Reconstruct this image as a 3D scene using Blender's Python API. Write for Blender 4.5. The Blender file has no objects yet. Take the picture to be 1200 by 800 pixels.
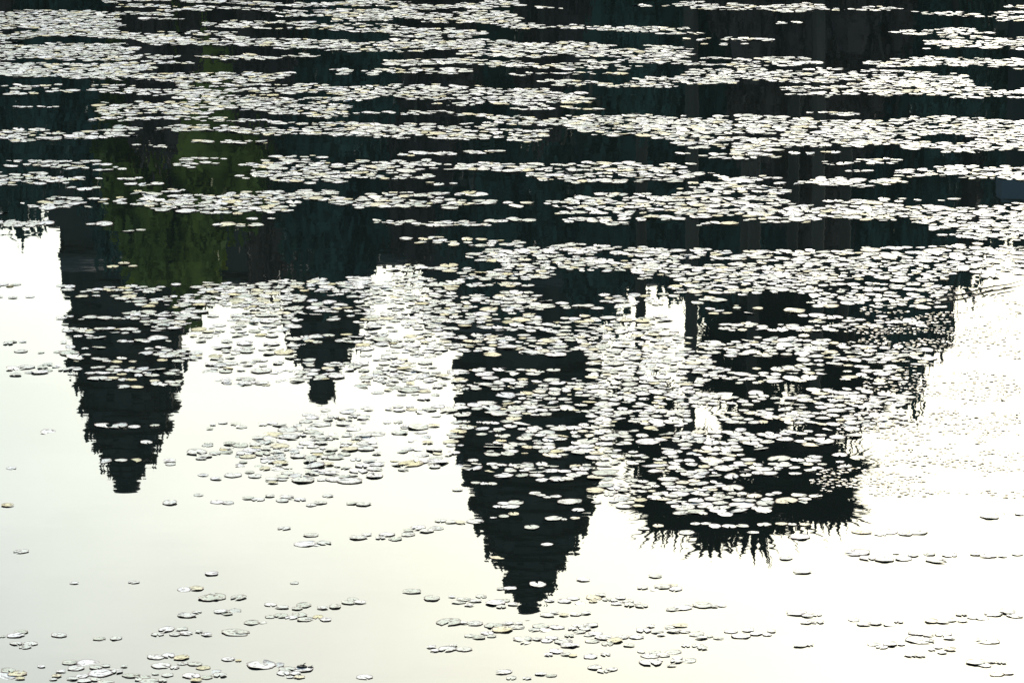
import bpy, math, random
from mathutils import Vector, Matrix
random.seed(11)
R = random.Random(5)
C = bpy.data.collections.new("Scene"); bpy.context.scene.collection.children.link(C)
rad = math.radians

# ------------------------------------------------------------------ camera calibration
FPX, CW, CH, CAMH = 5000.0, 1200.0, 800.0, 6.0
PITCH = math.atan(1050/5000.0)
SP, CP = math.sin(PITCH), math.cos(PITCH)
def ray(px, py):
    x = (px-CW/2)/FPX; y = -(py-CH/2)/FPX
    return (x, CP+y*SP, -SP+y*CP)
def ground(px, py):
    d = ray(px, py); t = CAMH/(-d[2]); return (d[0]*t, d[1]*t)
def pxof(X, Y, Z=0.0):
    v = (X, Y, Z-CAMH); f = v[1]*CP - v[2]*SP; u = v[1]*SP + v[2]*CP
    return (CW/2+X/f*FPX, CH/2-u/f*FPX)
def mir(px, py, Y):                 # a point at distance Y whose mirror image in the pond is seen there
    d = ray(px, py); return (d[0]/d[1]*Y, -CAMH + (-d[2])/d[1]*Y)
def mir_w(hw, Y): return hw/FPX*Y

# ------------------------------------------------------------------ helpers
def tag(o, label=None, cat=None, group=None, kind=None):
    if label: o['label'] = label
    if cat: o['category'] = cat
    if group: o['group'] = group
    if kind: o['kind'] = kind
    return o
def empty(name, loc, rz=0):
    o = bpy.data.objects.new(name, None); C.objects.link(o)
    o.location = loc; o.rotation_euler = (0, 0, rz); o.empty_display_size = .3
    return o
class MB:
    def __init__(s): s.v = []; s.f = []; s.c = []
    def add(s, vs, fs, col=None):
        n = len(s.v); s.v += vs; s.f += [tuple(i+n for i in f) for f in fs]
        if col is not None: s.c += col
    def box(s, x0, x1, y0, y1, z0, z1):
        s.add([(x0,y0,z0),(x1,y0,z0),(x1,y1,z0),(x0,y1,z0),(x0,y0,z1),(x1,y0,z1),(x1,y1,z1),(x0,y1,z1)],
              [(0,3,2,1),(4,5,6,7),(0,1,5,4),(1,2,6,5),(2,3,7,6),(3,0,4,7)])
    def loft(s, rings, cap=True):
        n = len(rings[0]); m = len(s.v)
        for r in rings: s.v += r
        for k in range(len(rings)-1):
            for i in range(n):
                j = (i+1) % n
                s.f.append((m+k*n+i, m+k*n+j, m+(k+1)*n+j, m+(k+1)*n+i))
        if cap:
            s.f.append(tuple(m+i for i in range(n))[::-1])
            s.f.append(tuple(m+(len(rings)-1)*n+i for i in range(n)))
    def tube(s, pts, rads, n=8):
        rings = []
        for k, p in enumerate(pts):
            p = Vector(p); a = Vector(pts[max(0,k-1)]); b = Vector(pts[min(len(pts)-1,k+1)])
            t = (b-a).normalized(); u = t.cross(Vector((0,1,0)))
            if u.length < .1: u = t.cross(Vector((1,0,0)))
            u.normalize(); w = t.cross(u)
            rings.append([tuple(p+(u*math.cos(q)+w*math.sin(q))*rads[k]) for q in [2*math.pi*i/n for i in range(n)]])
        s.loft(rings)
    def build(s, name, mat, parent=None, smooth=False):
        me = bpy.data.meshes.new(name); me.from_pydata(s.v, [], s.f)
        if s.c:
            a = me.attributes.new('leafdata', 'FLOAT_COLOR', 'POINT')
            a.data.foreach_set('color', [q for c in s.c for q in c])
        me.materials.append(mat)
        if smooth: me.polygons.foreach_set('use_smooth', [True]*len(me.polygons))
        o = bpy.data.objects.new(name, me); C.objects.link(o)
        if parent: o.parent = parent
        return o

# ------------------------------------------------------------------ materials
def newmat(name):
    m = bpy.data.materials.new(name); m.use_nodes = True
    nt = m.node_tree; return m, nt, nt.nodes, nt.links, nt.nodes['Principled BSDF']
def mat_water():
    m, nt, N, L, b = newmat('pond_water')
    b.inputs['Base Color'].default_value = (.007, .0105, .0095, 1)
    b.inputs['Roughness'].default_value = WATER_ROUGH
    b.inputs['IOR'].default_value = WATER_IOR
    g = N.new('ShaderNodeNewGeometry'); mp = N.new('ShaderNodeMapping'); mp.inputs['Scale'].default_value = (1.1, 3.2, 1)
    L.new(g.outputs['Position'], mp.inputs['Vector'])
    nz = N.new('ShaderNodeTexNoise'); nz.inputs['Scale'].default_value = 1.3; nz.inputs['Detail'].default_value = 3
    L.new(mp.outputs[0], nz.inputs['Vector'])
    s = N.new('ShaderNodeVectorMath'); s.operation = 'SUBTRACT'; s.inputs[1].default_value = (.5,.5,.5)
    L.new(nz.outputs['Color'], s.inputs[0])
    mu = N.new('ShaderNodeVectorMath'); mu.operation = 'MULTIPLY'; mu.inputs[1].default_value = (.0040, .0034, 0)
    L.new(s.outputs[0], mu.inputs[0])
    n2 = N.new('ShaderNodeTexNoise'); n2.inputs['Scale'].default_value = 5.5; n2.inputs['Detail'].default_value = 2
    L.new(mp.outputs[0], n2.inputs['Vector'])
    s2 = N.new('ShaderNodeVectorMath'); s2.operation = 'SUBTRACT'; s2.inputs[1].default_value = (.5,.5,.5); L.new(n2.outputs['Color'], s2.inputs[0])
    m2 = N.new('ShaderNodeVectorMath'); m2.operation = 'MULTIPLY'; m2.inputs[1].default_value = (.0028, .0025, 0); L.new(s2.outputs[0], m2.inputs[0])
    sm = N.new('ShaderNodeVectorMath'); L.new(mu.outputs[0], sm.inputs[0]); L.new(m2.outputs[0], sm.inputs[1])
    ad = N.new('ShaderNodeVectorMath'); ad.inputs[1].default_value = (0,0,1)
    L.new(sm.outputs[0], ad.inputs[0])
    no = N.new('ShaderNodeVectorMath'); no.operation = 'NORMALIZE'; L.new(ad.outputs[0], no.inputs[0])
    L.new(no.outputs[0], b.inputs['Normal'])
    return m
def mat_noise(name, c1, c2, scale, rough=.9, stretch=(1,1,1), bump=.0, spec=.3):
    m, nt, N, L, b = newmat(name)
    tc = N.new('ShaderNodeNewGeometry'); mp = N.new('ShaderNodeMapping'); mp.inputs['Scale'].default_value = stretch
    L.new(tc.outputs['Position'], mp.inputs['Vector'])
    nz = N.new('ShaderNodeTexNoise'); nz.inputs['Scale'].default_value = scale; nz.inputs['Detail'].default_value = 6
    nz.inputs['Roughness'].default_value = .65
    L.new(mp.outputs[0], nz.inputs['Vector'])
    r = N.new('ShaderNodeValToRGB'); r.color_ramp.elements[0].position = .32; r.color_ramp.elements[1].position = .68
    r.color_ramp.elements[0].color = (*c1,1); r.color_ramp.elements[1].color = (*c2,1)
    L.new(nz.outputs['Fac'], r.inputs['Fac']); L.new(r.outputs['Color'], b.inputs['Base Color'])
    b.inputs['Roughness'].default_value = rough; b.inputs['Specular IOR Level'].default_value = spec
    if bump:
        bm = N.new('ShaderNodeBump'); bm.inputs['Distance'].default_value = bump
        L.new(nz.outputs['Fac'], bm.inputs['Height']); L.new(bm.outputs[0], b.inputs['Normal'])
    return m
def mat_pad(name, rough, base_a, base_b, rimc):
    # leafdata: r = tone, g = rim, b = yellowing
    m, nt, N, L, b = newmat(name)
    at = N.new('ShaderNodeAttribute'); at.attribute_name = 'leafdata'
    sep = N.new('ShaderNodeSeparateColor'); L.new(at.outputs['Color'], sep.inputs[0])
    m1 = N.new('ShaderNodeMix'); m1.data_type = 'RGBA'; m1.inputs['A'].default_value = (*base_a,1); m1.inputs['B'].default_value = (*base_b,1)
    L.new(sep.outputs[0], m1.inputs['Factor'])
    m2 = N.new('ShaderNodeMix'); m2.data_type = 'RGBA'; m2.inputs['B'].default_value = (.42,.36,.10,1)
    L.new(m1.outputs['Result'], m2.inputs['A']); L.new(sep.outputs[2], m2.inputs['Factor'])
    g = N.new('ShaderNodeNewGeometry')
    nz = N.new('ShaderNodeTexNoise'); nz.inputs['Scale'].default_value = 45; nz.inputs['Detail'].default_value = 4
    L.new(g.outputs['Position'], nz.inputs['Vector'])
    rr = N.new('ShaderNodeMapRange'); rr.inputs['From Min'].default_value = .54; rr.inputs['From Max'].default_value = .61
    rr.inputs['To Max'].default_value = .75
    L.new(nz.outputs['Fac'], rr.inputs['Value'])
    mx = N.new('ShaderNodeMath'); mx.operation = 'MAXIMUM'; L.new(rr.outputs[0], mx.inputs[0]); L.new(sep.outputs[1], mx.inputs[1])
    m3 = N.new('ShaderNodeMix'); m3.data_type = 'RGBA'; m3.inputs['B'].default_value = (*rimc,1)
    L.new(m2.outputs['Result'], m3.inputs['A']); L.new(mx.outputs[0], m3.inputs['Factor'])
    L.new(m3.outputs['Result'], b.inputs['Base Color'])
    r2 = N.new('ShaderNodeMapRange'); r2.inputs['To Min'].default_value = rough; r2.inputs['To Max'].default_value = .8
    L.new(mx.outputs[0], r2.inputs['Value']); L.new(r2.outputs[0], b.inputs['Roughness'])
    sl = N.new('ShaderNodeMapRange'); sl.inputs['To Min'].default_value = .5; sl.inputs['To Max'].default_value = .06
    L.new(mx.outputs[0], sl.inputs['Value']); L.new(sl.outputs[0], b.inputs['Specular IOR Level'])
    return m

WATER_ROUGH, WATER_IOR = .006, 1.62
SUN_EL, SUN_AZ = 27.0, 16.0          # azimuth to the right of the view direction
M_water = mat_water()
M_pad = mat_pad('lily_pad_leaf', .34, (.28,.33,.25), (.60,.60,.60), (.12,.062,.055))
M_weed = mat_pad('duckweed_leaf', .45, (.42,.34,.22), (.80,.78,.72), (.30,.18,.10))
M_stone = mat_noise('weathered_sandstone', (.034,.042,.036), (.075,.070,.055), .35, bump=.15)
M_stone_dark = mat_noise('blackened_stone_and_recess_shade', (.02,.024,.022), (.04,.042,.038), .5)
M_pale = mat_noise('bluish_plaster', (.10,.14,.17), (.15,.19,.22), .3)
M_ground = mat_noise('bank_grass', (.025,.035,.012), (.06,.07,.03), .25, bump=.05)
M_bark = mat_noise('bark', (.05,.045,.035), (.12,.10,.075), 2.0, stretch=(1,1,.2))
M_palebark = mat_noise('pale_bark', (.11,.10,.08), (.19,.17,.13), 2.0, stretch=(1,1,.2))
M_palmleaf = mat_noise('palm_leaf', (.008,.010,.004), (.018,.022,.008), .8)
def foliage(name, a, b): return mat_noise(name, a, b, .45, rough=.75, stretch=(1,1,.55))
M_leafdark = foliage('foliage_dark_teal', (.02,.055,.046), (.055,.115,.088))
M_leafolive = foliage('foliage_olive', (.10,.145,.02), (.30,.33,.05))
M_leafbrown = foliage('foliage_brownish', (.055,.038,.034), (.10,.066,.052))
M_stick = mat_noise('wet_wood', (.03,.022,.015), (.07,.05,.03), 6)
M_pod = mat_noise('dark_seed_pod', (.008,.006,.005), (.02,.014,.01), 20, rough=.6)

# ------------------------------------------------------------------ sky and sun
w = bpy.data.worlds.new("World"); bpy.context.scene.world = w; w.use_nodes = True
N, L = w.node_tree.nodes, w.node_tree.links
sky = N.new('ShaderNodeTexSky'); sky.sky_type = 'NISHITA'; sky.sun_disc = False
sky.sun_elevation = rad(SUN_EL); sky.sun_rotation = rad(SUN_AZ); sky.air_density = 1.0; sky.dust_density = 1.8; sky.ozone_density = 1.0
tint = N.new('ShaderNodeMix'); tint.data_type = 'RGBA'; tint.blend_type = 'MULTIPLY'; tint.inputs['Factor'].default_value = 1
tint.inputs['B'].default_value = (.975,1.045,.965,1)
L.new(sky.outputs[0], tint.inputs['A'])
tcs = N.new('ShaderNodeTexCoord'); mps = N.new('ShaderNodeMapping'); mps.inputs['Scale'].default_value = (5,5,14)
cn = N.new('ShaderNodeTexNoise'); cn.inputs['Scale'].default_value = 1.6; cn.inputs['Detail'].default_value = 7; cn.inputs['Roughness'].default_value = .6
mr = N.new('ShaderNodeMapRange'); mr.inputs['From Min'].default_value = .3; mr.inputs['From Max'].default_value = .7; mr.inputs['To Min'].default_value = .93; mr.inputs['To Max'].default_value = 1.07
t2 = N.new('ShaderNodeMix'); t2.data_type = 'RGBA'; t2.blend_type = 'MULTIPLY'; t2.inputs['Factor'].default_value = 1
L.new(tcs.outputs['Generated'], mps.inputs['Vector']); L.new(mps.outputs[0], cn.inputs['Vector']); L.new(cn.outputs['Fac'], mr.inputs['Value'])
L.new(tint.outputs['Result'], t2.inputs['A']); L.new(mr.outputs[0], t2.inputs['B']); L.new(t2.outputs['Result'], N['Background'].inputs['Color']); N['Background'].inputs['Strength'].default_value = .24
sd = bpy.data.lights.new('sun', 'SUN'); sd.energy = 5.0; sd.angle = rad(.6); sd.color = (1,.95,.86)
so = bpy.data.objects.new('sun', sd); C.objects.link(so)
so.rotation_euler = (rad(90-SUN_EL), 0, rad(180-SUN_AZ))
# direction check: the lamp must shine from +Y (front) toward the camera
d_ = Vector((math.sin(rad(SUN_AZ))*math.cos(rad(SUN_EL)), math.cos(rad(SUN_AZ))*math.cos(rad(SUN_EL)), math.sin(rad(SUN_EL))))
so.rotation_euler = d_.to_track_quat('Z', 'Y').to_euler()

# ------------------------------------------------------------------ setting: ground with pond basin, water
def ring(x0,x1,y0,y1,z): return [(x0,y0,z),(x1,y0,z),(x1,y1,z),(x0,y1,z)]
g = MB()
g.loft([ring(-2500,2500,-2500,2500,.9), ring(-75,75,-5,93,.9), ring(-70,70,0,88,.3), ring(-67,67,3,85,-1.4)], cap=False)
n_ = len(g.v); g.f.append((n_-4, n_-3, n_-2, n_-1))
# camera bank
tag(g.build('ground', M_ground), kind='structure')
wv = MB(); wv.add(ring(-72.5,72.5,-2.5,90.5,0), [(0,1,2,3)])
tag(wv.build('pond_water', M_water), kind='structure')
# retaining bank under the photographer
bk = MB(); bk.loft([ring(-30,30,-12,3.5,-1.2), ring(-30,30,-12,2.5,4.35)]) 
tag(bk.build('stone_embankment', M_ground), kind='structure')

# ------------------------------------------------------------------ temple
def redent(cx, cy, w, z, k=1.0):
    q = [(1,-.42),(1,.42),(.86,.42),(.86,.62),(.72,.62),(.72,.72),(.62,.72),(.62,.86),(.42,.86),(.42,1)]
    pts = []
    for r in range(4):
        a = math.pi/2*r; ca, sa = round(math.cos(a)), round(math.sin(a))
        for (x, y) in q: pts.append((cx+(x*ca-y*sa)*w, cy+(x*sa+y*ca)*w, z))
    return pts
def antefix(mb, cx, cy, z, h, b, ang):
    ca, sa = math.cos(ang), math.sin(ang)
    def P(u, v, zz): return (cx+u*ca-v*sa, cy+u*sa+v*ca, zz)
    mb.loft([[P(-b*.3,-b,z),P(b*.3,-b,z),P(b*.3,b,z),P(-b*.3,b,z)],
             [P(-b*.25,-b*.95,z+h*.45),P(b*.2,-b*.95,z+h*.45),P(b*.2,b*.95,z+h*.45),P(-b*.25,b*.95,z+h*.45)],
             [P(-b*.1,-b*.1,z+h),P(b*.05,-b*.1,z+h),P(b*.05,b*.1,z+h),P(-b*.1,b*.1,z+h)]])
def tower(name, label, Y, prof, zbase, jag, rs):
    """prof: (py of level bottom, left px, right px) listed from low to high, the last is the tip level"""
    rr = random.Random(rs)
    lev = []
    for (py, l, r_) in prof:
        xl, z = mir(l, py, Y); xr, _ = mir(r_, py, Y); lev.append(((xl+xr)/2, z, (xr-xl)/2))
    cx0 = lev[0][0]
    root = empty(name, (cx0, Y, zbase)); tag(root, label, 'tower', 'temple towers mirrored in the pond')
    def loc(p): return (p[0]-cx0, p[1]-Y, p[2]-zbase)
    body = MB()
    c, z, hw = lev[0]
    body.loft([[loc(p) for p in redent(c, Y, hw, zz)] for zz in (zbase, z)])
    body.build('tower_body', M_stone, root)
    for k in range(len(lev)-2):
        (c0, z0, a), (c1, z1, b) = lev[k], lev[k+1]
        h = z1-z0; t = MB()
        rings = [(z0,a*.90,c0),(z0+.10*h,a*.98,c0),(z0+.14*h,a*.87,c0),(z0+.58*h,a*.86,c0),(z0+.64*h,a*.97,c0),
                 (z0+.72*h,a*1.0,c0),(z0+.78*h,a*.99,c0),(z0+.80*h,(a*.5+b*.5)*.90,c1),(z1,b*.90,c1)]
        t.loft([[loc(p) for p in redent(cc, Y, ww, zz)] for (zz,ww,cc) in rings])
        an = t
        for r in range(4):
            a0 = math.pi/2*r
            for (u, v, s_) in [(.95,0,.9),(.90,-.40,.6),(.90,.40,.6),(.80,.56,.5),(.80,-.56,.5),(.66,.66,.55)]:
                if rr.random() < .22: continue
                x = (u*math.cos(a0)-v*math.sin(a0))*a; y = (u*math.sin(a0)+v*math.cos(a0))*a
                antefix(an, x+c0-cx0, y, z0+.77*h-zbase, h*.55*s_*jag*rr.uniform(.6,1.4), a*.14*s_*1.3, a0)
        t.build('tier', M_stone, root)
    # lotus finial
    (c0, z0, a), (c1, z1, b) = lev[-2], lev[-1]
    f = MB(); n = 16; h = z1-z0
    rs_ = [(0,a*.8),(.12,a),(.25,a*.75),(.35,b*.9),(.5,b*1.15),(.68,b*1.2),(.85,b*.85),(1,b*.55)]
    f.loft([[(c1-cx0+r*math.cos(2*math.pi*i/n), r*math.sin(2*math.pi*i/n), z0+t*h-zbase) for i in range(n)] for t, r in rs_])
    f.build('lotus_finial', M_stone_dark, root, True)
    # doorway with pediment on the pond side
    c, z, hw = lev[0]
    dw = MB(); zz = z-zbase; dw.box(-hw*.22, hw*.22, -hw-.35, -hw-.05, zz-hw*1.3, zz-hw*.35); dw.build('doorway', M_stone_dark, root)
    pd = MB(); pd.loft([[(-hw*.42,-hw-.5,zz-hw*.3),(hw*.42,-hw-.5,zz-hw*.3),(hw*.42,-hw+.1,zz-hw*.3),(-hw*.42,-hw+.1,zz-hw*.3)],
                        [(-hw*.36,-hw-.5,zz-hw*.05),(hw*.36,-hw-.5,zz-hw*.05),(hw*.36,-hw+.1,zz-hw*.05),(-hw*.36,-hw+.1,zz-hw*.05)],
                        [(-.1,-hw-.5,zz+hw*.3),(.1,-hw-.5,zz+hw*.3),(.1,-hw+.1,zz+hw*.3),(-.1,-hw+.1,zz+hw*.3)]])
    pd.build('pediment', M_stone, root)
    return root
TERR = mir(400, 250, 262)[1]
tower('temple_tower', 'tall central lotus-bud stone tower mirrored in the middle of the pond', 250,
      [(395,530,706),(440,531,704),(485,533,703),(530,541,704),(565,549,697),(595,556,690),(622,566,680),(645,578,664),(665,589,653),(682,591,650),(694,602,642),(705,610,631),(722,609,631)],
      TERR-4, 1.0, 3)
tower('temple_tower', 'left-hand stone tower with blunt tip mirrored left of the small one', 262,
      [(340,75,222),(385,77,221),(425,85,214),(455,92,211),(482,98,203),(505,108,190),(525,116,184),(543,125,170),(557,132,166),(577,135,162)],
      TERR-4, 1.1, 7)
tower('temple_tower', 'small far stone tower mirrored between the two large ones', 300,
      [(340,330,434),(376,334,428),(404,344,412),(425,352,401),(446,361,394),(468,364,389),(476,370,384)],
      mir(400,240,300)[1], 1.0, 9)

def gallery(name, label, Y, px0, px1, pye, pyr, pybase, depth, win=0, extra=0):
    """long vaulted gallery: eave at pye, ridge at pyr, base at pybase (photo rows of the mirror image)"""
    x0, ze = mir(px0, pye, Y); x1, _ = mir(px1, pye, Y); zr = mir(px0, pyr, Y)[1]; zb = mir(px0, pybase, Y)[1] if pybase is not None else .9
    root = empty(name, ((x0+x1)/2, Y, zb)); tag(root, label, 'gallery')
    L_ = (x1-x0)/2; ze -= zb; zr -= zb
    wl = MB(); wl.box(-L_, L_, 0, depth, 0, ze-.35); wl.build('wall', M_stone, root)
    cn = MB(); cn.box(-L_-.3, L_+.3, -.45, depth+.45, ze-.348, ze); cn.build('cornice', M_stone, root)
    rf = MB(); n = 10; pr = [(-.35+(depth+.7)*i/n, ze+.003+(zr-ze)*math.sin(math.pi*i/n)**.7) for i in range(n+1)]
    rf.loft([[(x, y, z) for (y, z) in pr] for x in (-L_-.25, L_+.25)]); cr = rf; k = int(2*L_/.55)
    for i in range(k):
        x = -L_+.3+i*(2*L_-.6)/max(1,k-1); antefix(cr, x, depth/2, zr-.05, .38, .13, math.pi/2)
    rf.build('vaulted_roof', M_stone, root)
    for i in range(win):
        x = -L_+ (i+.5)*2*L_/win; wd = MB(); hh = min(1.6, ze*.5)
        wd.box(x-.6, x+.6, -.08, -.003, ze*.45-hh/2, ze*.45+hh/2); wo = wd.build('window', M_stone_dark, root)  # flat dark slab on the wall, shade of the window recess put into its colour
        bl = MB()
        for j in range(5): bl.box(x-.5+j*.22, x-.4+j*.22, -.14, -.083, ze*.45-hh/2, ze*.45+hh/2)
        bl.build('baluster', M_stone, wo)
    return root
gallery('temple_gallery', 'upper stone gallery with vaulted roof joining the mirrored towers', 244, 75, 500, 300, 322, 180, 5, 12)
gallery('temple_gallery', 'stone gallery wing running right from the tall central tower', 241, 500, 768, 318, 344, 180, 5, 8)
gallery('temple_porch', 'projecting stone porch with gabled roof left of the tall central tower', 235, 503, 600, 380, 398, 180, 6, 2)
gallery('temple_porch', 'low stone porch roof between the left tower and the small tower', 236, 222, 292, 330, 341, 180, 5, 1)
gallery('temple_gallery', 'second-level stone gallery of the temple below the towers', 215, 72, 1120, 190, 215, 60, 6, 26)
gallery('temple_gallery', 'lowest long colonnaded stone gallery of the temple', 190, -150, 1400, 60, 110, None, 8, 40)
bs = MB(); 
for i in range(5):
    xa, _ = mir(64, 200, 236); xb, _ = mir(1085, 200, 236); z = mir(400, 250-i*45, 236)[1]
    z0 = mir(400, 250-(i+1)*45, 236)[1] if i < 4 else .9
    bs.box(xa-i*1.2, xb+i*1.2, 232-i*1.0, 300+i*2, z0, z-.004*i)
tag(bs.build('temple_terrace', M_stone), 'stepped stone terrace pyramid carrying the galleries and towers', 'terrace')

# ------------------------------------------------------------------ trees
def crown_mesh(seed, n, leaf, lobes=9):
    rr = random.Random(seed); mb = MB(); core = MB()
    cl = []
    for i in range(lobes):
        a = rr.uniform(0, 6.283); r = rr.uniform(0,.55); z = rr.uniform(-.62,.62)
        cl.append((r*math.cos(a), r*math.sin(a), z, rr.uniform(.28,.48)))
    for i in range(lobes*2):
        a = rr.uniform(0,6.283); ph = rr.uniform(-.3,1.4); r=.74
        cl.append((r*math.cos(a)*math.cos(ph), r*math.sin(a)*math.cos(ph), r*math.sin(ph), rr.uniform(.12,.24)))
    for i in range(n):
        cx, cy, cz, cr = cl[int(rr.random()*len(cl))]
        v = Vector((rr.gauss(0,1), rr.gauss(0,1), rr.gauss(0,1))).normalized()*cr*(rr.random()**.25)*rr.uniform(.85,1.12)
        p = Vector((cx,cy,cz))+v
        q = Matrix.Rotation(rr.uniform(0,6.28),3,'Z') @ Matrix.Rotation(rr.uniform(-1.2,1.2),3,'X') @ Matrix.Rotation(rr.uniform(0,6.28),3,'Z')
        s = leaf*rr.uniform(.6,1.4)
        vs = [tuple(p+q@Vector(c)*s) for c in ((-.5,0,0),(0,-.28,.06),(.5,0,0),(0,.28,.06))]
        mb.add(vs, [(0,1,2,3)])
    for (cx,cy,cz,cr) in cl:     # solid blobs added inside the lobes to keep the crown dark
        m = 7; vs = []; fs = []
        for i in range(1,5):
            for j in range(m):
                th = math.pi*i/5; ph = 6.283*j/m; k = cr*.80*rr.uniform(.8,1.0)
                vs.append((cx+k*math.sin(th)*math.cos(ph), cy+k*math.sin(th)*math.sin(ph), cz+k*math.cos(th)))
        for i in range(3):
            for j in range(m): fs.append((i*m+j, i*m+(j+1)%m, (i+1)*m+(j+1)%m, (i+1)*m+j))
        fs.append(tuple(range(m))); fs.append(tuple(range(3*m,4*m))[::-1])
        mb.add(vs, fs)
    xs = [max(abs(v[0]),abs(v[1])) for v in mb.v]; xs.sort(); kx = 1/xs[int(len(xs)*.985)]
    zs = sorted(v[2] for v in mb.v); z0, z1 = zs[int(len(zs)*.01)], zs[int(len(zs)*.99)]
    mb.v = [(x*kx, y*kx, (z-(z0+z1)/2)*2/(z1-z0)) for x, y, z in mb.v]
    return mb
CROWNS = {}
for nm, mt in (('dark', M_leafdark), ('olive', M_leafolive), ('brown', M_leafbrown)):
    o = crown_mesh({'dark':1,'olive':2,'brown':3}[nm], 7500, .085).build('crown', mt); CROWNS[nm] = o.data; bpy.data.objects.remove(o)
def tree(label, px, pytop, hwpx, Y, kind, pale=False, hfrac=.55):
    x, zt = mir(px, pytop, Y); rx = mir_w(hwpx, Y)
    H = zt-.9; rz_ = H*hfrac/2
    root = empty('broadleaf_tree', (x, Y, .9), rad(90)*R.randint(0,3)); tag(root, label, 'tree', 'trees along the far bank')
    t = MB(); hw = rx*.5
    pts = [(0,0,-.2),(R.uniform(-.2,.2),0,H*.25),(R.uniform(-.4,.4),0,H*.5),(R.uniform(-.3,.3),0,H*.85)]
    t.tube(pts, [.30,.22,.16,.05])
    for k in range(5):
        a = R.uniform(0,6.28); b = (math.cos(a)*rx*.6, math.sin(a)*rx*.6, H*R.uniform(.6,.85)); s_ = (0,0,H*R.uniform(.3,.5))
        t.tube([s_, tuple((s_[i]+b[i])/2+(.3 if i==2 else 0) for i in range(3)), b], [.14,.09,.03], 6)
    t.build('trunk', M_palebark if pale else M_bark, root)
    c = bpy.data.objects.new('crown', CROWNS[kind]); C.objects.link(c); c.parent = root
    c.location = (0,0,H-rz_); c.scale = (rx*1.02, rx*1.02, rz_*1.02)
T = [
 ('olive green bushy tree standing in front of the left tower', 212, 342, 104, 120, 'olive', False, .8),
 ('dark rounded tree mirrored left of the small tower', 135, 300, 60, 125, 'dark', False, .8),
 ('dark teal tree at the left end with sky beyond it', 0, 246, 122, 118, 'dark', False, .95),
 ('tall dark tree just outside the left edge of the picture', -105, 240, 110, 112, 'dark', False, .8),
 ('brownish tree mirrored to the left of the small tower', 312, 328, 52, 128, 'brown', False, .7),
 ('broad dark teal tree under the small far tower', 395, 332, 85, 121, 'dark', False, .85),
 ('slim brownish tree between the small tower and the tall tower', 490, 300, 50, 117, 'brown', True, .7),
 ('dark tree mirrored under the tall central tower', 575, 350, 85, 124, 'dark', False, .8),
 ('pale-trunked dark tree right of the tall central tower', 702, 360, 92, 116, 'dark', True, .8),
 ('dark bushy tree between tall tower and palms, top below the bright gap', 795, 333, 62, 118, 'dark', False, .85),
 ('short dark tree at the left edge of the temple with sky above', 34, 244, 58, 110, 'dark', False, .9),
 ('narrow dark tree filling the gap left of the broad tree', 842, 368, 62, 119, 'dark', False, .8),
 ('dark green broad tree mirrored behind the palms', 905, 385, 80, 122, 'dark', False, .85),
 ('large dark tree whose rounded edge meets the bright sky at right', 1015, 425, 88, 119, 'dark', False, .9),
 ('brown-green tree mirrored below the rightmost palm', 960, 330, 70, 113, 'brown', False, .8),
 ('dark leaning-crowned tree at the right end of the dark mass', 1062, 448, 58, 117, 'dark', False, .9),
 ('olive-tinged tree between the rounded tree and the right edge tree', 1085, 392, 62, 120, 'brown', False, .85),
 ('dark tree near the right edge with sky above it', 1118, 320, 95, 126, 'dark', False, .8),
 ('dark teal tree at the right edge of the picture', 1230, 300, 90, 115, 'dark', False, .8),
]
for a in T: tree(*a)
# low shrubs along the bank, one by one
for i, (px, py, hw) in enumerate([(-60,120,80),(60,150,70),(180,170,60),(300,130,65),(420,160,60),(530,120,60),(640,150,50),(760,140,60),(880,170,60),(1000,130,70),(1110,160,60),(1240,150,70)]):
    kinds = ['brown','dark','brown']
    words = ['leftmost','second','third','fourth','fifth','sixth','seventh','eighth','ninth','tenth','eleventh','rightmost']
    tree('low %s bush on the far bank, %s of the bush row' % (['brown-leaved','dark','brownish'][i%3], words[i]), px, py, hw, 97+(i%4)*1.5, kinds[i%3], False, .95)

# sugar palms with fan leaves
def fan_leaf(mb, o, dirv, plen, fr, rr, nseg=15):
    d = Vector(dirv).normalized(); up = Vector((0,0,1)); s = d.cross(up)
    if s.length < .1: s = Vector((1,0,0))
    s.normalize(); n = s.cross(d).normalized()
    tw = rr.uniform(-.7,.7); s, n = s*math.cos(tw)+n*math.sin(tw), n*math.cos(tw)-s*math.sin(tw)
    o = Vector(o); tip = o + d*plen - Vector((0,0,1))*plen*.08
    wdt = .035
    mb.add([tuple(o-s*wdt),tuple(o+s*wdt),tuple(tip+s*wdt*.6),tuple(tip-s*wdt*.6)],[(0,1,2,3)])
    mb.add([tuple(o-n*wdt),tuple(o+n*wdt),tuple(tip+n*wdt*.6),tuple(tip-n*wdt*.6)],[(0,1,2,3)])
    for i in range(nseg):
        a = -2.3+4.6*i/(nseg-1)
        da = 4.6/(nseg-1)*.55
        L1 = fr*.50; L2 = fr*rr.uniform(.95,1.45)*(1-.12*abs(a)/2.3)
        def P(l, aa, dz=0): return tuple(tip + (d*math.cos(aa)+s*math.sin(aa))*l + n*(abs(aa)*.10*l+dz) - Vector((0,0,1))*.10*l*l/fr)
        mb.add([tuple(tip), P(L1,a-da), P(L2,a+rr.uniform(-.04,.04)), P(L1,a+da), P(L1*.95,a,.05)], [(0,1,4),(0,4,3),(1,2,4),(4,2,3)])
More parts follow.
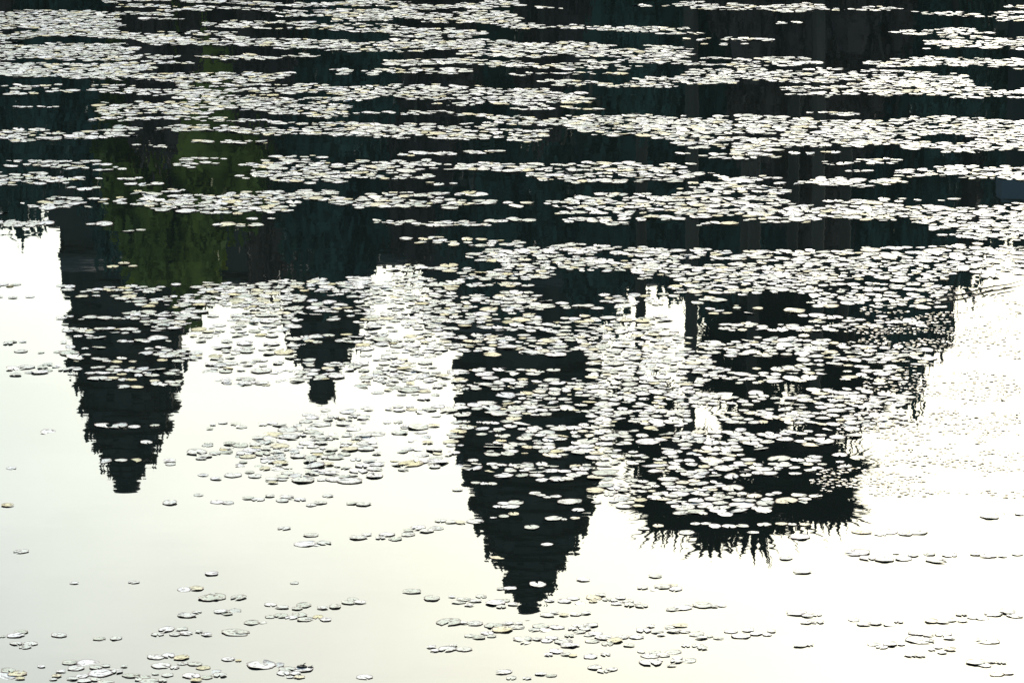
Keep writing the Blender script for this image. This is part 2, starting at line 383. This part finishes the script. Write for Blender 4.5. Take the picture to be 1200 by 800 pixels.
def palm(label, px, pyc, rpx, Y, seed, nl=46):
    x, zc = mir(px, pyc, Y); r = mir_w(rpx, Y); rr = random.Random(seed)
    root = empty('sugar_palm', (x, Y, .9)); tag(root, label, 'palm tree', 'sugar palms mirrored at right')
    H = zc-.9
    t = MB(); pts=[]; rd=[]
    for k in range(15):
        f = k/14; pts.append((math.sin(f*2.2)*.25-.25*math.sin(2.2), 0, -.2+f*H)); rd.append(.17-.05*f+(.02 if k%2 else 0))
    t.tube(pts, rd, 10); t.build('trunk', M_bark, root)
    mb = MB()
    for i in range(nl):
        u = 1-2*(i+.5)/nl; el = math.asin(max(-1,min(1,u)))
        if el < -.75 and rr.random() < .5: continue
        az = i*2.39996+rr.uniform(-.2,.2)
        dv = (math.cos(az)*math.cos(el), math.sin(az)*math.cos(el), math.sin(el))
        q_ = rr.uniform(.78,1.12); pl = r*q_*rr.uniform(.42,.56)
        fan_leaf(mb, (0,0,H), dv, pl, r*q_*rr.uniform(.40,.52), rr)
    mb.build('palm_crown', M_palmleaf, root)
    dd = MB()
    for i in range(10):
        az = rr.uniform(0,6.28); fan_leaf(dd, (0,0,H-.2), (math.cos(az)*.35, math.sin(az)*.35, -1), r*.4, r*.35, rr, 10)
    dd.build('dead_frond_skirt', M_leafbrown, root)
palm('biggest sugar palm with round spiky crown, nearest of the palms', 878, 570, 110, 100, 21, 40)
palm('sugar palm whose crown sticks out right of the biggest palm', 952, 568, 84, 97, 22, 34)
palm('mid-sized sugar palm overlapping the left side of the biggest palm', 806, 580, 84, 97, 29, 30)
palm('sugar palm with crown mirrored left of the biggest palm', 748, 495, 62, 108, 23, 44)
palm('sugar palm mirrored at the upper right beside the rounded tree', 985, 455, 80, 103, 24, 50)
palm('sugar palm with crown between the tall tower and the biggest palm', 870, 425, 84, 106, 25, 50)
palm('short sugar palm in front of the broad tree', 925, 395, 75, 101, 26, 46)

# pale building at the right
bx0, bz0 = mir(1174, 208, 150); bx1, bz1 = mir(1290, 239, 150)
ph = empty('plaster_building', ((bx0+bx1)/2, 92.5, .9)); 
s_ = 96/150.
bx0, bz0 = mir(1174, 211, 96); bx1, bz1 = mir(1290, 237, 96)
ph.location = ((bx0+bx1)/2, 96, .9); tag(ph, 'pale bluish kiosk block on a post at the right edge', 'kiosk')
hw_ = (bx1-bx0)/2
k_ = MB(); k_.box(-hw_, hw_, 0, 1.2, bz0-.9, bz1-.9); k_.build('wall', M_pale, ph)
k_ = MB(); k_.box(-hw_+.2, hw_-.2, .2, 1.0, -.2, bz0-.903); k_.build('base', M_stone_dark, ph)
k_ = MB(); k_.box(-hw_-.05, hw_+.05, -.06, 1.26, bz1-.898, bz1-.82); k_.build('roof', M_stone_dark, ph)

# ------------------------------------------------------------------ lily pads
# streaks traced from the photograph: x0, x1, y, height, cover
S = [
(133,400,3,4,.8),(183,400,12,5,.6),(0,130,26,22,1.2),(130,230,8,5,.4),(233,400,31,9,.6),(0,233,42,8,.8),(183,400,50,12,.8),(0,150,60,18,1.0),(150,200,67,6,.8),
(210,400,66,6,.5),(0,170,82,15,.9),(120,335,90,13,.75),(0,80,104,12,.4),(115,400,108,11,.7),(125,400,126,18,.85),(0,57,125,1,.8),(105,400,142,5,.6),(215,400,152,8,.8),
(0,155,157,13,.7),(145,200,170,5,.3),(15,115,192,9,.6),(110,165,197,8,.2),(190,290,192,13,.35),(290,400,203,27,.7),(0,85,209,13,.8),(35,160,236,15,.5),(160,335,238,25,.75),(260,400,232,13,.7),
(0,12,250,3,.6),(0,52,263,6,.9),(105,130,264,2,.7),(295,335,256,10,.3),
(400,600,6,7,.8),(400,600,20,15,.8),(610,650,10,3,.6),(750,800,6,4,.7),(400,560,37,13,.65),(600,800,33,7,.7),(400,560,54,11,.9),(550,800,61,18,.85),(465,740,76,8,.7),(400,545,85,9,.6),
(640,800,99,6,.6),(745,800,95,12,.8),(400,630,110,18,.75),(600,680,115,14,.8),(465,570,134,5,.5),(580,800,142,12,.75),(400,630,156,16,.85),(670,800,150,26,.75),
(400,600,195,13,.55),(520,640,195,8,.7),(630,800,203,22,.75),(400,500,205,16,.5),(400,535,237,18,.75),(535,597,239,8,.6),(660,800,245,38,.7),(440,575,263,5,.7),(575,612,266,3,.4),
(800,955,8,9,.8),(960,1053,10,4,.6),(1073,1143,16,5,.7),(1173,1200,23,5,.7),(890,1015,27,1,.4),(827,870,52,1,.5),(1050,1135,38,7,.6),(1095,1200,50,20,.65),(800,960,74,10,.6),(1023,1200,74,10,.7),
(800,1130,92,16,.85),(927,1200,109,14,.75),(800,1200,150,22,.95),(800,1200,168,14,.85),(800,920,183,8,.5),(953,1063,190,6,.6),(800,920,232,55,.68),(940,1060,213,12,.7),(1060,1200,204,16,.85),(1035,1120,234,6,.3),
(900,1200,250,22,.85),(1100,1200,270,20,.7),
# middle
(470,530,282,12,.5),(540,600,285,10,.75),(560,1200,298,16,.72),(600,760,310,14,.8),(460,545,313,6,.7),(548,640,322,10,.9),(620,650,318,10,.6),(760,1100,318,22,.85),(1090,1200,305,34,.8),
(550,585,333,3,.8),(590,610,334,3,.8),(770,1100,338,12,.55),(400,530,335,22,.75),(500,620,352,16,.7),(600,640,358,14,.5),(640,700,360,10,.3),(700,770,352,14,.35),
(500,640,374,26,.6),(640,770,384,26,.62),(530,700,405,22,.75),(690,800,402,30,.8),(700,830,425,22,.9),(800,960,330,26,.6),(810,845,352,6,.3),(830,950,366,12,.22),(850,1000,385,8,.65),(820,960,405,20,.8),
(960,1100,352,16,.6),(960,1090,378,10,.5),(950,1080,415,24,.65),(1000,1050,440,18,.7),(535,640,436,8,.4),(540,700,452,14,.65),(600,710,470,22,.72),(535,640,480,18,.62),(545,700,505,24,.55),(580,710,525,16,.6),
(545,620,548,20,.55),(620,700,552,20,.6),(700,770,445,20,.75),(800,960,440,20,.6),(730,820,465,26,.7),(820,900,470,20,.45),(900,1000,475,20,.5),(960,1060,465,24,.75),(700,800,490,16,.9),(860,960,490,12,.95),(960,1050,492,14,.9),
(700,800,512,18,.6),(790,870,520,26,.85),(870,1000,515,22,.55),(700,760,535,16,.6),(770,870,546,26,.75),(870,960,545,20,.45),(955,1000,540,18,.5),(760,860,575,20,.75),(800,890,595,16,.95),(875,960,585,10,.5),(700,790,580,26,.4),
# left part
(130,150,313,10,.5),(75,180,339,5,.6),(86,125,347,2,.6),(130,175,340,8,.7),(150,225,352,14,.65),(215,300,337,10,.7),(80,150,373,3,.8),(90,105,367,2,.5),(155,225,374,20,.7),(80,180,387,5,.75),(95,115,395,3,.6),(120,190,399,4,.6),
(85,110,407,3,.7),(180,225,415,16,.7),(112,165,421,7,.5),(80,105,418,10,.5),(82,130,431,3,.7),(110,190,435,7,.85),(195,225,433,8,.5),(102,127,444,2,.6),(135,162,446,2,.8),(145,165,453,2,.8),(187,212,449,5,.7),
(125,175,500,3,.9),(150,168,518,2,.6),(120,165,540,3,.9),(185,232,541,4,.5),(0,75,335,3,.5),(0,30,348,2,.3),(0,75,402,6,.18),(15,80,412,6,.3),(0,85,434,12,.3),
(225,300,350,20,.85),(290,345,350,40,.75),(335,440,338,16,.7),(345,430,365,24,.6),(230,340,385,30,.35),(350,420,400,16,.5),(230,350,410,24,.25),(350,405,430,14,.55),(265,345,446,8,.7),(350,400,441,8,.7),
(440,530,365,40,.6),(430,530,405,40,.5),(400,530,430,30,.3),(430,530,460,20,.22),(410,530,480,10,.35),(400,530,500,24,.14),(330,420,488,20,.42),(290,420,510,20,.42),(240,345,500,10,.25),(400,530,515,22,.35),(290,420,528,16,.5),(400,520,545,14,.4),(430,530,445,24,.5),(230,340,430,16,.3),
(230,360,523,12,.45),(280,400,535,14,.3),(230,260,533,8,.5),(290,330,543,14,.7),(340,400,548,16,.4),(400,460,530,16,.3),(450,540,530,16,.4),(230,300,556,10,.4),(310,400,560,12,.45),(420,450,558,8,.3),(505,540,548,10,.3),
(0,60,508,5,.1),(0,20,549,1,.6),(60,95,498,3,.15),
(705,760,470,40,.4),(700,740,560,20,.3),
]
q = random.Random(31)      # thin broken strings of leaves in the far water
for i in range(75):
    x = q.uniform(-20, 1180); l = q.uniform(25, 130); S.append((x, x+l, q.uniform(2, 275), q.uniform(1.5, 4), q.uniform(.45,.75)))
# duckweed-sized scum at right
SW = [(1000,1200,390,60,.16),(1020,1200,450,50,.18),(990,1200,500,40,.2),(1030,1200,540,30,.14),(1060,1200,575,12,.08),(1020,1075,560,24,.30),(960,1050,560,30,.25),(1010,1075,575,8,.4),(1100,1200,345,30,.12)]
# individually placed groups near the bottom: x0, x1, y, spread, count
G = [
(0,18,592,0,1),(190,208,589,0,1),(225,240,580,0,1),(247,272,589,1,2),(280,306,585,2,2),(312,390,586,6,7),(324,342,619,0,1),(357,372,627,0,1),(347,392,637,3,3),(18,32,646,0,1),(83,90,683,0,1),(241,255,672,0,1),(154,160,682,0,1),
(214,232,690,1,2),(240,262,701,1,2),(272,287,700,0,1),(210,235,719,3,2),(253,278,717,2,3),(293,310,729,1,2),(305,400,711,3,6),(312,385,723,3,7),(342,348,683,0,1),(0,30,744,4,3),(16,40,756,3,3),(62,76,744,0,1),(178,245,740,5,7),
(110,150,748,1,2),(267,290,742,1,2),(0,30,790,5,4),(42,55,781,1,1),(62,150,784,9,12),(60,130,797,3,5),(150,200,794,5,7),(177,215,770,2,3),(185,242,780,3,5),(218,262,792,5,5),(262,288,773,1,2),(303,330,779,1,2),(328,358,789,5,6),
(402,428,590,1,2),(415,480,629,3,6),(473,515,620,3,4),(510,560,611,2,4),(527,545,574,0,1),(475,490,693,0,1),(500,512,701,0,1),(402,425,705,2,3),(528,565,705,7,6),(575,605,708,3,4),(577,600,690,1,2),(520,532,729,0,1),(537,560,730,1,2),
(548,582,743,4,4),(497,550,760,3,5),(422,432,793,0,1),(575,615,734,4,5),(605,652,749,3,5),(622,655,736,3,4),(637,690,719,2,5),(675,692,679,0,1),(640,700,704,4,5),(690,740,701,4,6),(720,760,709,2,4),(750,790,688,3,4),(762,774,675,0,1),
(665,700,739,8,8),(655,675,753,2,3),(692,750,751,5,7),(635,675,766,3,4),(690,712,768,2,2),(690,720,783,2,3),(752,806,738,6,8),(745,800,766,5,6),(785,802,713,2,2),(585,602,787,1,2),(595,622,795,1,2),(630,652,790,1,2),
(784,800,690,0,1),(818,850,710,1,3),(752,815,777,4,5),(810,845,745,3,4),(850,912,742,4,6),(800,830,758,2,3),(930,950,670,0,1),(930,962,720,2,3),(930,965,729,1,2),(936,950,757,1,2),(990,1060,729,3,5),(1018,1060,756,3,4),(1070,1085,750,0,1),
(1085,1130,728,1,4),(1070,1122,745,4,4),(1060,1080,768,1,2),(1090,1115,761,4,4),(1122,1200,720,5,6),(1150,1165,751,0,1),(1135,1178,776,2,4),(1160,1188,789,2,2),(1000,1120,652,5,9),(1130,1200,650,2,4),(1005,1080,625,2,5),(1150,1200,605,3,3),
(572,600,606,1,2),(594,610,602,0,1),(640,680,608,1,3),(612,634,618,0,1),(632,650,638,0,1),(619,641,685,0,1),(575,592,652,1,1),(575,610,591,3,4),(620,655,580,3,4),(655,682,588,1,2),(667,688,598,0,1),(550,580,567,2,3),
(810,835,613,1,2),(835,876,617,1,3),(890,950,615,2,4),(870,895,624,0,1),(925,950,629,0,1),(752,783,618,2,2),(797,812,624,0,1),(912,930,655,1,1),
]
def pad_shape(r, rr, x=0, y=0, z=0, tone=.5, yel=0, curl=None, n=16, sunk=True):
    """an ovate floating leaf with a notch, slightly dished, its edge raised here and there"""
    a0 = rr.uniform(0, 6.283); notch = rr.uniform(.10,.28); el = rr.uniform(.82,1.0)
    tl = rr.gauss(0,.022); tm = rr.gauss(0,.022)
    if sunk and rr.random() < .42: tl = rr.gauss(0,.06); tm = rr.gauss(0,.06); z -= .002
    if not sunk: tl *= .6; tm *= .6
    cu = rr.uniform(0,.08) if curl is None else curl
    ph = rr.uniform(0,6.28); k = rr.choice([1,2,2,3])
    vs = [(x, y, z)]; col = [(tone, 0, yel, 1)]
    angs = [notch+(6.283-2*notch)*i/(n-1) for i in range(n)]
    for ring_, rimv in ((.50,0),(.82,.05),(1.0,.95)):
        for a in angs:
            e = 1+.05*math.sin(5*a+ph)+.05*math.sin(2*a+ph*2)+(.03*math.sin(11*a+ph*3) if ring_ == 1 else 0)
            u = r*ring_*e*math.cos(a); v = r*ring_*e*math.sin(a)*el
            wx = u*math.cos(a0)-v*math.sin(a0); wy = u*math.sin(a0)+v*math.cos(a0)
            wz = r*cu*max(0,math.sin(k*a+ph))*(ring_**6) + wx*tl + wy*tm
            vs.append((x+wx, y+wy, z+wz)); col.append((min(1,max(0,tone+rr.uniform(-.12,.12))), rimv, yel, 1))
    fs = []
    for i in range(n-1):
        fs.append((0, 1+i, 2+i))
        for q in range(2): fs.append((1+q*n+i, 1+(q+1)*n+i, 2+(q+1)*n+i, 2+q*n+i))
    return vs, fs, col
placed = {}
def ok(x, y, r, f):
    cx, cy = int(x/.3), int(y/.3)
    for i in (-1,0,1):
        for j in (-1,0,1):
            for (a,b,c) in placed.get((cx+i,cy+j),()):
                if (a-x)**2+(b-y)**2 < ((c+r)*f)**2: return False
    return True
def put(x, y, r): placed.setdefault((int(x/.3),int(y/.3)),[]).append((x,y,r))
def padr(rr): return min(.098, max(.022, .050*math.exp(rr.gauss(0,.30))))
# the individual pads first
indiv = []
rr = random.Random(77)
for (x0,x1,y,sp,n) in G:
    for k in range(n):
        for tr in range(30):
            px = (x0+x1)/2 if n == 1 else x0+(x1-x0)*(k+.5+rr.uniform(-.35,.35))/n
            py = y+rr.uniform(-1,1)*sp*(1 if tr < 15 else 1.6)
            X, Y = ground(px, py); r = padr(rr)*(.5 if (x1-x0) < 9 else (.76 if n > 1 else .88))
            if ok(X, Y, r, .80): break
        put(X, Y, r); indiv.append((px, py, X, Y, r))
COLS = [(0,100,'beside the left edge'),(100,210,'below the mirrored left tower'),(210,300,'just right of the mirrored left tower'),(300,400,'below the mirrored small tower'),
 (400,500,'midway between mirrored small and tall towers'),(500,590,'left of the mirrored tall tower'),(590,660,'at the mirrored tall tower itself'),(660,745,'right of the mirrored tall tower'),
 (745,860,"below the mirrored palm's left half"),(860,985,"below the mirrored palm's right half"),(985,1100,'between mirrored palm and right edge'),(1100,1201,'beside the right edge')]
ROWS = [(0,600,'farthest'),(600,660,'far'),(660,712,'upper-middle'),(712,736,'middle'),(736,760,'lower-middle'),(760,783,'near'),(783,900,'nearest')]
ORD = ['leftmost','second from left','third from left','fourth from left','fifth from left','sixth from left','seventh from left','eighth from left','ninth from left','tenth from left','eleventh from left','twelfth from left','thirteenth from left','fourteenth from left','fifteenth from left','sixteenth from left']
cells = {}
for p in indiv:
    c = next(q for q in COLS if p[0] < q[1]) ; r_ = next(q for q in ROWS if p[1] < q[1])
    cells.setdefault((c[2], r_[2]), []).append(p)
for (cn_, rn), ps in cells.items():
    ps.sort(key=lambda p: p[0])
    for i, (px, py, X, Y, r) in enumerate(ps):
        u = rr.random(); yel = 0; tone = rr.uniform(0,1)
        if u < .07: yel = rr.uniform(.6,.9); wd = 'yellowing'
        elif tone > .6: wd = 'pale'
        elif tone < .3: wd = 'olive'
        else: wd = 'grey-green'
        big = 'large' if r > .066 else ('tiny' if r < .036 else 'small')
        vs, fs, col = pad_shape(r, rr, 0,0,0, tone, yel, rr.uniform(.0,.07), 20, rr.random() < .2)
        m = MB(); m.add(vs, fs, col); o = m.build('lily_pad', M_pad, None, True)
        o.location = (X, Y, .0025+rr.uniform(0,.003))
        if len(ps) == 1: lb = '%s %s brown-rimmed lily pad alone, %s band %s' % (big, wd, rn, cn_)
        else: lb = '%s %s lily pad, %s, %s band %s' % (big, wd, ORD[i], rn, cn_)
        tag(o, lb, 'lily pad', 'lily pads floating on the near water')
# the rest of the leaves: far too many to count
rest = MB(); rr = random.Random(99)
from mathutils import noise as MN
def scatter(streaks, mb, rfun, ov, n, curlmax, gain=1.0):
    for si, (x0,x1,y,h,cov) in enumerate(streaks):
        top = y < 300
        e = 1.05 if top else 1.1
        h2 = h*e+1; xa = x0-10; xb = x1+10
        X0, Y0 = ground(xa, y-h2/2); X1, Y1 = ground(xb, y+h2/2)
        area = abs((X1-X0))*abs(Y0-Y1)*(1 if top else 1.35)
        amp = min(3.5, (x1-x0)*.012) if h < 30 else 0
        f1 = rr.uniform(.012,.03); p1 = rr.uniform(0,6.28)
        fx, fy = (.020, .26) if top else (.028, .11)
        tries = int(area*cov*gain*(3.4 if top else (3.8 if x0 > 530 else 3.8))/.0098)
        for t in range(tries):
            px = rr.uniform(xa, xb); v = rr.uniform(-1, 1)
            py = y + v*h2/2 + amp*math.sin(px*f1+p1)
            edge = min(1, (px-xa)/26, (xb-px)/26)
            env = (1-abs(v)**2.2)*.9 + edge*.5 - .55
            nz = MN.noise((px*fx, py*fy, si*.37)) + .5*MN.noise((px*fx*2.7, py*fy*2.4, 9+si*.37))
            if env*1.1 + nz*(1.15 if top else 1.3) + (cov-.7)*1.0 < (.36 if top else (.10 if x0 > 530 else (.16 if x0 > 200 else .24))): continue
            X, Y = ground(px, py); r = rfun(rr)
            r *= .90 if top else .84
            if not ok(X, Y, r, ov-.16 if top else ov): continue
            put(X, Y, r)
            u = rr.random(); yel = rr.uniform(.5,1) if u < .13 else 0
            vs, fs, col = pad_shape(r, rr, X, Y, .002+rr.uniform(0,.006), rr.random(), yel, rr.uniform(0,curlmax), n)
            mb.add(vs, fs, col)
scatter(S, rest, padr, .66, 11, .10)
print('in view', len(rest.v)//34)
# the same drifts go on to both sides of the picture
scatter([(1200-x1+o, 1200-x0+o, y, h, c) for (x0,x1,y,h,c) in S if c >= .5 and y < 420 for o in (-1195, 1195)], rest, padr, .66, 8, .10)
tag(rest.build('lily_pad_cover', M_pad, None, True), 'countless small lily pads drifting in pale streaks across the dark water', 'lily pads', kind='stuff')
wd_ = MB(); scatter(SW, wd_, lambda q: q.uniform(.010,.024), 1.0, 7, .25, 16)
tag(wd_.build('duckweed', M_weed, None, True), 'tiny pale floating weed speckling the bright water at right', 'duckweed', kind='stuff')
print('pads', len(indiv), 'rest verts', len(rest.v), 'weed', len(wd_.v))

# dark seed pods and sticks
for (px, py, r, lb) in [(354,782,.022,'larger round dark seed pod floating near the bottom edge'),(364,782,.012,'smaller dark seed pod just right of the larger one')]:
    X, Y = ground(px, py); pr = empty('seed_pod', (X, Y, .0)); tag(pr, lb, 'seed pod')
    n = 14; m = MB()
    m.loft([[(q*r*math.cos(6.283*i/n)*1.25, q*r*math.sin(6.283*i/n), zz*r) for i in range(n)] for q, zz in ((.5,-.4),(.9,-.1),(1,.25),(.85,.55),(.6,.62),(.5,.45))]); m.build('pod_body', M_pod, pr, True)
    m = MB(); m.tube([(r*.2,0,.5*r),(r*.5,0,1.0*r),(r*.9,0,1.2*r)], [r*.12,r*.1,r*.06], 6); m.build('stem', M_stick, pr)
for (xa,ya,xb,yb,lb) in [(1095,354,1200,331,'long thin dark stick floating at the right edge'),(1150,345,1190,338,'short dark twig beside the long floating stick')]:
    A = ground(xa,ya); B = ground(xb,yb); m = MB(); k = 7
    pts = [(A[0]+(B[0]-A[0])*i/(k-1), A[1]+(B[1]-A[1])*i/(k-1)+rr.uniform(-.03,.03), .012+rr.uniform(0,.006)) for i in range(k)]
    m.tube(pts, [.005,.006,.007,.006,.005,.004,.002], 6)
    tag(m.build('floating_stick', M_stick), lb, 'stick')

# ------------------------------------------------------------------ camera
cd = bpy.data.cameras.new('camera'); cam = bpy.data.objects.new('camera', cd); C.objects.link(cam)
cam.location = (0,0,CAMH); cam.rotation_euler = (math.pi/2-PITCH, 0, 0)
cd.sensor_width = 36; cd.lens = 36*FPX/CW; cd.clip_end = 6000; cd.clip_start = .1
sc = bpy.context.scene; sc.camera = cam
sc.view_settings.view_transform = 'Standard'; sc.view_settings.look = 'None'; sc.view_settings.exposure = 0
sc.render.resolution_x = 1024; sc.render.resolution_y = 682
